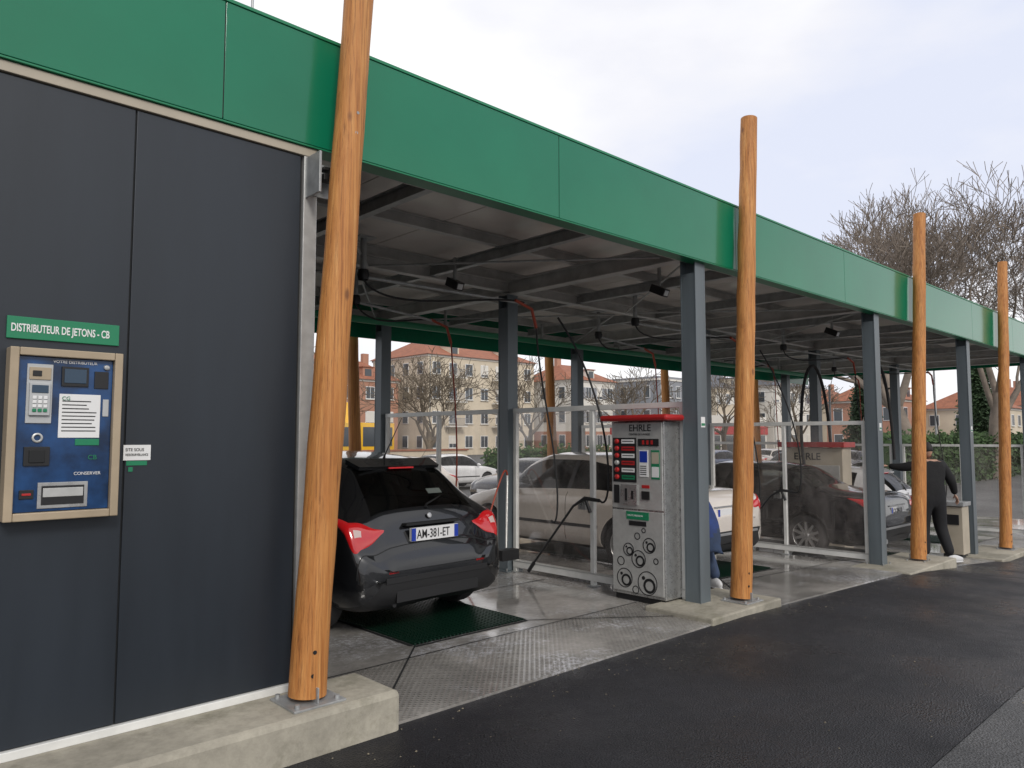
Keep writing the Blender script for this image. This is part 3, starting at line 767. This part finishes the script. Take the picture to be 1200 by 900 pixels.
# ------------------------------------------------------------ people
m_skin=M('skin',(.45,.26,.18),.5,0,.08,20); m_hair=M('hair',(.012,.010,.009),.7)
m_jack=M('black_jacket',(.007,.007,.008),.9,0,.3,12,.3,30); m_trou=M('dark_trousers',(.010,.010,.012),.9,0,.3,12,.3,30)
m_shoe=M('white_trainers',(.6,.6,.6),.5); m_hood=M('blue_jacket',(.02,.045,.16),.8,0,.3,12,.3,30); m_jean=M('jeans',(.03,.05,.10),.85,0,.3,12)
def figure(name,J,bones,loc,rotz,mats,head,hands,shoes):
    e=empty(name,loc,rotz); names=list(J)
    me=bpy.data.meshes.new('fig'); me.from_pydata([J[n][:3] for n in names],[(names.index(a),names.index(b)) for a,b,_ in bones],[])
    o=bpy.data.objects.new('fig',me); S.collection.objects.link(o)
    o.modifiers.new('s','SKIN')
    for i,n in enumerate(names):
        sv=me.skin_vertices[0].data[i]; r=J[n][3]; sv.radius=r if isinstance(r,tuple) else (r,r); sv.use_root=(n=='pelvis')
    ss=o.modifiers.new('ss','SUBSURF'); ss.levels=2; ss.render_levels=2
    dg=bpy.context.evaluated_depsgraph_get(); m2=bpy.data.meshes.new_from_object(o.evaluated_get(dg)); bpy.data.objects.remove(o)
    tags=sorted(mats); 
    m2.materials.clear()
    for t in tags: m2.materials.append(mats[t])
    for p in m2.polygons:
        c=p.center; best=1e9;bt=None
        for a,b,t in bones:
            A=Vector(J[a][:3]);B=Vector(J[b][:3]);ab=B-A; s=max(0,min(1,(c-A).dot(ab)/max(ab.length_squared,1e-9))); d_=(c-A-ab*s).length
            if d_<best: best=d_;bt=t
        p.material_index=tags.index(bt); p.use_smooth=True
    ob=bpy.data.objects.new('clothed_body',m2); S.collection.objects.link(ob); ob.parent=e
    hp,fz,tilt=head; b=MB('head')
    Rm=Matrix.Rotation(fz,4,'Z')@Matrix.Rotation(tilt,4,'X')
    def face(q):
        q=q.copy()
        if q.y>0:
            q.y*=.96
            if abs(q.x)<.25 and -.35<q.z<.1: q.y+=.18*(1-abs(q.x)/.25)*(1-abs(q.z+.15)/.25 if abs(q.z+.15)<.25 else 0)
        if q.z<-.1: q.x*=1-.28*(-q.z-.1)
        return q
    b.ell(hp,(.078,.098,.118),m_skin,28,20,Rm,face)
    hp=Vector(hp)
    for sx in (-1,1):
        b.ell(hp+Rm@Vector((sx*.079,0,-.005)),(.012,.02,.032),m_skin,8,6,Rm)
        b.ell(hp+Rm@Vector((sx*.03,.085,.012)),(.013,.008,.008),m_white,8,6,Rm); b.ell(hp+Rm@Vector((sx*.03,.092,.012)),(.006,.003,.006),m_hair,8,6,Rm)
        b.ell(hp+Rm@Vector((sx*.031,.09,.032)),(.017,.006,.004),m_hair,8,6,Rm)
    b.ell(hp+Rm@Vector((0,.088,-.055)),(.024,.008,.007),m_red,8,6,Rm)
    def hf(q):
        q=q.copy()
        if q.y>.25 and q.z<.45: q*=.86
        if q.z<-.45: q*=.86
        return q
    b.ell(hp+Rm@Vector((0,-.006,.012)),(.085,.104,.120),m_hair,28,20,Rm,hf)
    b.build(0,e)
    for (w,dr,up) in hands:
        w=Vector(w);dr=Vector(dr).normalized();up=Vector(up); sd=dr.cross(up).normalized();up=sd.cross(dr).normalized()
        b=MB('hand'); Mt=Matrix((dr,sd,up)).transposed().to_4x4()
        b.ell(w+dr*.045,(.055,.042,.017),m_skin,12,8,Mt)
        for k,(off,ln) in enumerate(((-.03,.068),(-.011,.08),(.009,.075),(.028,.058))):
            p0=w+dr*.085+sd*off
            b.tube([p0,p0+dr*ln*.45-up*.006,p0+dr*ln*.78-up*.022,p0+dr*ln*.92-up*.042],[.0095,.009,.008,.0055],8,m_skin)
        p0=w+dr*.03-sd*.03
        b.tube([p0,p0+dr*.03-sd*.028-up*.008,p0+dr*.06-sd*.032-up*.02],[.012,.010,.007],8,m_skin)
        b.build(0,e)
    b=MB('shoes')
    for (p,ang) in shoes:
        R=Matrix.Rotation(ang,4,'Z')
        def sf(q):
            q=q.copy(); q.z=max(q.z,-.75)
            if q.y>0: q.z=q.z*(1-.4*q.y) if q.z>0 else q.z
            return q
        b.ell(Vector(p)+R@Vector((0,.06,.052)),(.048,.145,.062),m_shoe,18,12,R,sf)
        b.ell(Vector(p)+R@Vector((0,.06,.014)),(.051,.150,.016),m_shoe,18,6,R)
    b.build(0,e)
    return e
YAW=math.radians(-43.32)
J=dict(pelvis=(0,0,.96,(.19,.14)),waist=(0,0,1.12,(.19,.14)),chest=(-.01,.02,1.34,(.23,.16)),neckb=(-.01,.02,1.48,(.11,.10)),neck=(-.01,.04,1.57,.06),
 shL=(-.20,.02,1.44,.09),elL=(-.36,.10,1.40,.068),wrL=(-.52,.22,1.42,.045),shR=(.19,.02,1.44,.09),elR=(.31,-.02,1.20,.07),wrR=(.40,.06,1.0,.045),
 hipL=(-.10,0,.88,.13),knL=(-.11,.05,.50,.095),anL=(-.12,-.02,.10,.07),hipR=(.10,0,.88,.13),knR=(.15,.04,.50,.095),anR=(.22,-.08,.10,.07))
B=[('pelvis','waist','j'),('waist','chest','j'),('chest','neckb','j'),('neckb','neck','s'),('chest','shL','j'),('shL','elL','j'),('elL','wrL','j'),('chest','shR','j'),('shR','elR','j'),('elR','wrR','j'),
 ('pelvis','hipL','t'),('hipL','knL','t'),('knL','anL','t'),('pelvis','hipR','t'),('hipR','knR','t'),('knR','anR','t')]
figure('standing_man',J,B,(12.40,3.93,zg(12.4)+.005),YAW,dict(j=m_jack,t=m_trou,s=m_skin),((-.015,.06,1.665),math.radians(15),math.radians(-8)),
 [((-.53,.225,1.42),(-.8,.5,.05),(0,0,1)),((.405,.065,.985),(.5,.3,-.8),(.6,-.2,.5))],[((-.12,-.06,0),math.radians(-20)),((.22,-.10,0),math.radians(-75))])
J=dict(pelvis=(0,0,.56,(.17,.15)),waist=(.0,.13,.70,(.16,.13)),chest=(0,.30,.86,(.20,.15)),neckb=(0,.39,.95,(.09,.09)),neck=(0,.45,.99,.055),
 shL=(-.18,.36,.88,.08),elL=(-.26,.46,.62,.062),wrL=(-.20,.66,.50,.042),shR=(.18,.36,.88,.08),elR=(.27,.48,.64,.062),wrR=(.20,.68,.56,.042),
 hipL=(-.10,.03,.52,.12),knL=(-.17,.38,.52,.09),anL=(-.15,.12,.10,.06),hipR=(.10,.03,.52,.12),knR=(.17,.38,.46,.09),anR=(.15,.10,.10,.06))
figure('crouching_man',J,B,(7.05,4.42,zg(7.3)+.005),math.radians(-25),dict(j=m_hood,t=m_jean,s=m_skin),((0,.53,1.06),0,math.radians(-25)),
 [((-.20,.665,.495),(0,.8,-.3),(0,.3,1)),((.20,.685,.555),(0,.9,0),(0,0,1))],[((-.15,.1,0),.1),((.15,.08,0),-.1)])

# ------------------------------------------------------------ trees
m_bark=M('bark',(.15,.12,.085),.9,0,.35,2,.4,20); m_bark2=M('bark_pale',(.22,.18,.145),.9,0,.3,2,.4,20)
def bare_tree(x,y,h,spread,depth=6,seed=1,m=m_bark,trunk=.3,r0=.24,rmin=.012):
    rnd=random.Random(seed); b=MB('bare_tree'); z=zg(x)-.05
    def grow(p,d_,ln,r,dep):
        pts=[p];rr=[r];q=p.copy();dd=d_.copy(); seg=3 if dep>0 else 2
        for i in range(seg):
            dd=(dd+Vector((rnd.gauss(0,.10),rnd.gauss(0,.10),rnd.gauss(0,.06)+.06))).normalized()
            q=q+dd*ln/seg; pts.append(q.copy()); rr.append(max(rmin,r*(1-.35*(i+1)/seg)))
        b.tube(pts,rr,8 if dep>=depth-1 else (5 if dep>2 else 3),m,dep>2,False)
        if dep==0: return
        nc=4 if dep==depth else (3 if dep>1 else 4)
        a0=rnd.uniform(0,6.28)
        for k in range(nc):
            t=rnd.uniform(.45,1) if k else 1.0
            i=min(int(t*seg),seg-1); f_=t*seg-i; pp=pts[i].lerp(pts[i+1],f_)
            a=a0+k*2*math.pi/nc+rnd.uniform(-.4,.4); tilt=rnd.uniform(.35,.8)*spread
            o1=dd.orthogonal().normalized(); o2=dd.cross(o1)
            nd=(dd*math.cos(tilt)+(o1*math.cos(a)+o2*math.sin(a))*math.sin(tilt)).normalized()
            grow(pp,nd,ln*rnd.uniform(.66,.84),rr[-1]*rnd.uniform(.62,.82),dep-1)
    grow(Vector((x,y,z)),Vector((rnd.uniform(-.05,.05),rnd.uniform(-.05,.05),1)),h*trunk,r0,depth)
    return b.build()
bare_tree(37.3,12.3,17.5,.85,7,3,m_bark2,.26,.42,.013)
bare_tree(45,11.4,17.5,.85,7,5,m_bark2,.26,.40,.015)
bare_tree(43,16.9,16.5,.9,6,15,m_bark2,.28,.36,.018)
bare_tree(27.3,36.1,11.5,1.1,6,8,m_bark,.22,.26,.016)
bare_tree(48.4,36.9,12,1.05,5,9,m_bark,.25,.26,.022)
bare_tree(53.6,32,11,1.05,5,10,m_bark,.25,.26,.022)
bare_tree(62,30,12,1.05,5,12,m_bark,.25,.26,.022)
bare_tree(37.5,38,11,1.05,5,13,m_bark,.25,.24,.02)
bare_tree(22,42,11,1.05,5,14,m_bark,.25,.24,.02)

m_leaf=M('evergreen_foliage',(.03,.06,.022),.8,0,.5,1.2); m_leaf2=M('hedge_foliage',(.045,.085,.025),.8,0,.5,1.2)
def clumps(name,pts,size,m,seed=0):
    rnd=random.Random(seed); b=MB(name); vs=[];fs=[]
    for p in pts:
        for k in range(3):
            c=Vector(p)+Vector((rnd.gauss(0,size),rnd.gauss(0,size),rnd.gauss(0,size)))
            a=Vector((rnd.gauss(0,1),rnd.gauss(0,1),rnd.gauss(0,1))).normalized()*size; bb=a.orthogonal().normalized()*size*.6
            o=len(vs); vs+=[c-a,c+bb,c+a,c-bb]; fs.append((o,o+1,o+2,o+3))
    b.add(vs,fs,m); return b
def conifer(x,y,h,r,seed):
    rnd=random.Random(seed); pts=[]
    for i in range(2200):
        t=rnd.random()**.8; rr=r*(1-t)*(.6+.4*math.sin(t*40)**2)*rnd.uniform(.5,1.0)+.05; a=rnd.uniform(0,6.28)
        pts.append((x+rr*math.cos(a),y+rr*math.sin(a),-.4+.6+t*(h-.6)))
    b=clumps('conifer_tree',pts,.13,m_leaf,seed); b.tube([(x,y,-.5),(x,y,h*.8)],[.16,.03],8,m_bark); b.build()
conifer(51.4,20.3,6.4,1.6,1); conifer(55,14.6,6.6,1.9,2); conifer(66,17,8,2.4,3)
def hedge(x0,x1,y,w,h,seed):
    rnd=random.Random(seed); pts=[(rnd.uniform(x0,x1),y+rnd.uniform(-w,w)/2,-.5+rnd.uniform(0,1)**.7*(h+.25*math.sin(rnd.random()*9))) for _ in range(int((x1-x0)*220))]
    b=clumps('hedge',pts,.12,m_leaf2,seed); b.box(x0,x1,y-w*.35,y+w*.35,-.5,-.5+h*.85,m_leaf); b.build()
hedge(31,58,11.6,1.2,2.0,4)
hedge(24,44,27,1.0,1.4,6)

# ------------------------------------------------------------ buildings
m_rend=M('cream_render',(.60,.52,.40),.9,0,.1,.5); m_rendw=M('white_render',(.68,.65,.59),.9,0,.08,.5); m_salm=M('salmon_render',(.42,.22,.15),.9,0,.12,.5)
m_tile=M('clay_tiles',(.30,.12,.07),.85,0,.25,2,.5,12); m_slate=M('slate_tiles',(.10,.105,.12),.7,0,.2,2); m_grey=M('grey_cladding',(.26,.27,.29),.7,0,.1,1)
def house(name,x0,x1,y0,y1,h,floors,nx,ny,wall,roof,rh=2.5,balc=False,base=None,shut=None,seed=0):
    rn=random.Random(seed+int(x0))
    z0=-.55; e=empty(name); b=MB('walls'); b.box(x0,x1,y0,y1,z0,z0+h,wall)
    if base: b.box(x0-.03,x1+.03,y0-.03,y1+.03,z0,z0+3.0,base)
    b.box(x0-.12,x1+.12,y0-.12,y1+.12,z0+h-.001,z0+h+.25,m_rendw)
    b.tube([(x0+.3,y0-.08,z0),(x0+.3,y0-.08,z0+h)],.06,6,m_galv); b.build(0,e)
    r=MB('roof'); o=.4; zt=z0+h+.25; ym=(y0+y1)/2; hip=min((y1-y0)/2,(x1-x0)/2)*.6
    if rh>0:
        vs=[(x0-o,y0-o,zt),(x1+o,y0-o,zt),(x1+o,y1+o,zt),(x0-o,y1+o,zt),(x0+hip,ym,zt+rh),(x1-hip,ym,zt+rh)]
        r.add(vs,[(0,1,5,4),(1,2,5),(2,3,4,5),(3,0,4),(0,3,2,1)],roof)
        for cx in (x0+(x1-x0)*.3,x0+(x1-x0)*.75): r.box(cx-.4,cx+.4,ym-.3,ym+.3,zt+rh*.5,zt+rh+1.0,m_salm)
        for k in range(max(1,nx//3)):
            cx=x0+(x1-x0)*(k+.5)/max(1,nx//3); r.box(cx-.7,cx+.7,y0+.5,y0+2.5,zt+.1,zt+1.5,wall); r.box(cx-.45,cx+.45,y0+.45,y0+.499,zt+.3,zt+1.3,m_pane); r.box(cx-.85,cx+.85,y0+.35,y0+2.6,zt+1.501,zt+1.62,roof)
    else: r.box(x0-.1,x1+.1,y0-.1,y1+.1,zt+.001,zt+.3,roof)
    r.build(0,e)
    w=MB('windows'); fh=h/floors
    for f_ in range(floors):
        zc=z0+fh*f_+fh*.32; hh=fh*.46
        for k in range(nx):
            cx=x0+(x1-x0)*(k+.5)/nx; ww=min(1.1,(x1-x0)/nx*.45)/2
            w.box(cx-ww-.07,cx+ww+.07,y0-.06,y0-.001,zc-.07,zc+hh+.07,m_white)
            if rn.random()<.25: w.box(cx-ww,cx+ww,y0-.075,y0-.03,zc+hh*rn.uniform(.0,.6),zc+hh,m_rendw); 
            w.box(cx-ww,cx-.03,y0-.07,y0-.03,zc,zc+hh,m_pane); w.box(cx+.03,cx+ww,y0-.07,y0-.03,zc,zc+hh,m_pane)
            w.box(cx-ww-.15,cx+ww+.15,y0-.18,y0-.061,zc-.14,zc-.071,m_rendw)
            if shut:
                w.box(cx-ww*2-.1,cx-ww-.1,y0-.06,y0-.002,zc,zc+hh,shut); w.box(cx+ww+.1,cx+ww*2+.1,y0-.06,y0-.002,zc,zc+hh,shut)
            if balc and k%3==1 and f_>0:
                w.box(cx-1.4,cx+1.4,y0-1.2,y0-.19,zc-.5,zc-.36,m_rendw)
                for q in np.arange(-1.35,1.4,.18): w.box(cx+q-.02,cx+q+.02,y0-1.2,y0-1.16,zc-.36,zc+.55,m_grey)
                w.box(cx-1.4,cx+1.4,y0-1.22,y0-1.14,zc+.55,zc+.6,m_grey)
        for k in range(ny):
            cy=y0+(y1-y0)*(k+.5)/ny; ww=.5
            w.box(x0-.06,x0-.001,cy-ww-.07,cy+ww+.07,zc-.07,zc+hh+.07,m_white); w.box(x0-.075,x0-.03,cy-ww,cy+ww,zc,zc+hh,m_pane)
    w.build(0,e); return e
house('apartment_building',54,72,72,84,12.0,4,7,4,m_rend,m_tile,2.8,True)
house('apartment_building',32,43,72,83,9.0,3,4,3,m_rendw,m_tile,3.4,False,m_salm)
house('town_house',44.5,52.5,76,85,8.8,3,3,3,m_salm,m_tile,2.6)
house('town_house',73,82,66,76,9.6,3,4,3,m_rendw,m_tile,2.5,False,m_salm,m_grey)
house('office_building',84,93,60,72,10.0,3,5,3,m_grey,m_grey,0)
house('town_house',95,106,58,68,9.2,3,5,3,m_rend,m_slate,2.8,False,None,m_rendw)
house('town_house',108,121,56,67,10.0,3,5,3,m_rendw,m_slate,3.0)
house('detached_house',123,134,52,62,7.5,2,4,3,m_rend,m_tile,2.8)
house('detached_house',105,114,25,34,5.6,2,3,3,m_rend,m_tile,2.6)
house('detached_house',118,128,23,33,6.2,2,3,3,m_rendw,m_tile,2.8)
house('detached_house',95,103,33,42,6.5,2,3,3,m_salm,m_tile,2.6)
house('apartment_building',14,27,76,88,11.0,4,5,4,m_rend,m_tile,2.5,True)
e=empty('shop_building'); b=MB('walls'); b.box(54,68,36,44,-.55,3.6,m_rendw); b.box(53.9,68.1,35.9,36,1.9,2.7,m_red); b.box(53.9,54,36,44,1.9,2.7,m_red)
for k in range(5): b.box(54.6+k*2.7,56.8+k*2.7,35.93,35.99,-.2,1.8,m_pane)
b.build(0,e); text('PNEUS BOUTIQUE',(55,35.88,2.08),FY,.6,m_white,e)
b=MB('boundary_wall'); b.box(8,23,27.5,27.75,-.5,1.0,m_rend); b.box(7.95,23.05,27.45,27.8,1.0,1.08,m_tile); b.build()
b=MB('boundary_wall'); b.box(58,100,14,14.3,-.5,1.6,m_rend); b.build()
for (x,y) in ((23,15.2),(50,15.4)):
    b=MB('street_lamp'); z=-.5; b.tube([(x,y,z),(x,y,z+6.5),(x,y+.6,z+7.0),(x,y+1.5,z+7.1)],[.08,.05,.04,.035],10,m_galv); b.box(x-.12,x+.12,y+1.3,y+1.9,z+7.02,z+7.14,m_grey); b.build()

# ------------------------------------------------------------ world, sun, camera
W=bpy.data.worlds.new('World'); S.world=W; W.use_nodes=True; nt=W.node_tree
bg=nt.nodes['Background']
SE,SR=math.radians(34),math.radians(200)
sky=N(nt,'ShaderNodeTexSky',sky_type='NISHITA'); sky.sun_disc=False; sky.sun_elevation=SE; sky.sun_rotation=SR
tc=N(nt,'ShaderNodeTexCoord'); mp=N(nt,'ShaderNodeMapping'); mp.inputs['Scale'].default_value=(1,1,2.4); nt.links.new(tc.outputs['Generated'],mp.inputs['Vector'])
n1=noise(nt,mp.outputs['Vector'],1.5,8,.5)
cl=ramp(nt,n1,[(.36,(.80,.84,.98)),(.48,(.95,.95,1.0)),(.62,(1.14,1.13,1.13))])
skc=mixc(nt,1.0,sky.outputs[0],(.1,.1,.1),'MULTIPLY')
fin=mixc(nt,.92,skc,cl)
nt.links.new(fin,bg.inputs['Color']); bg.inputs['Strength'].default_value=1.04
L=bpy.data.lights.new('sun','SUN'); L.energy=1.5; L.angle=math.radians(14); L.color=(1,.95,.88)
lo=bpy.data.objects.new('sun',L); S.collection.objects.link(lo)
dv=Vector((math.sin(SR)*math.cos(SE),math.cos(SR)*math.cos(SE),math.sin(SE)))
lo.rotation_euler=dv.to_track_quat('Z','Y').to_euler()
cam=bpy.data.cameras.new('camera'); co=bpy.data.objects.new('camera',cam); S.collection.objects.link(co)
cam.sensor_width=36; cam.lens=26.25; cam.clip_end=2000; cam.clip_start=.05
co.location=(0,0,1.6); co.rotation_euler=(math.radians(90+4.12),0,math.radians(-43.32))
S.camera=co
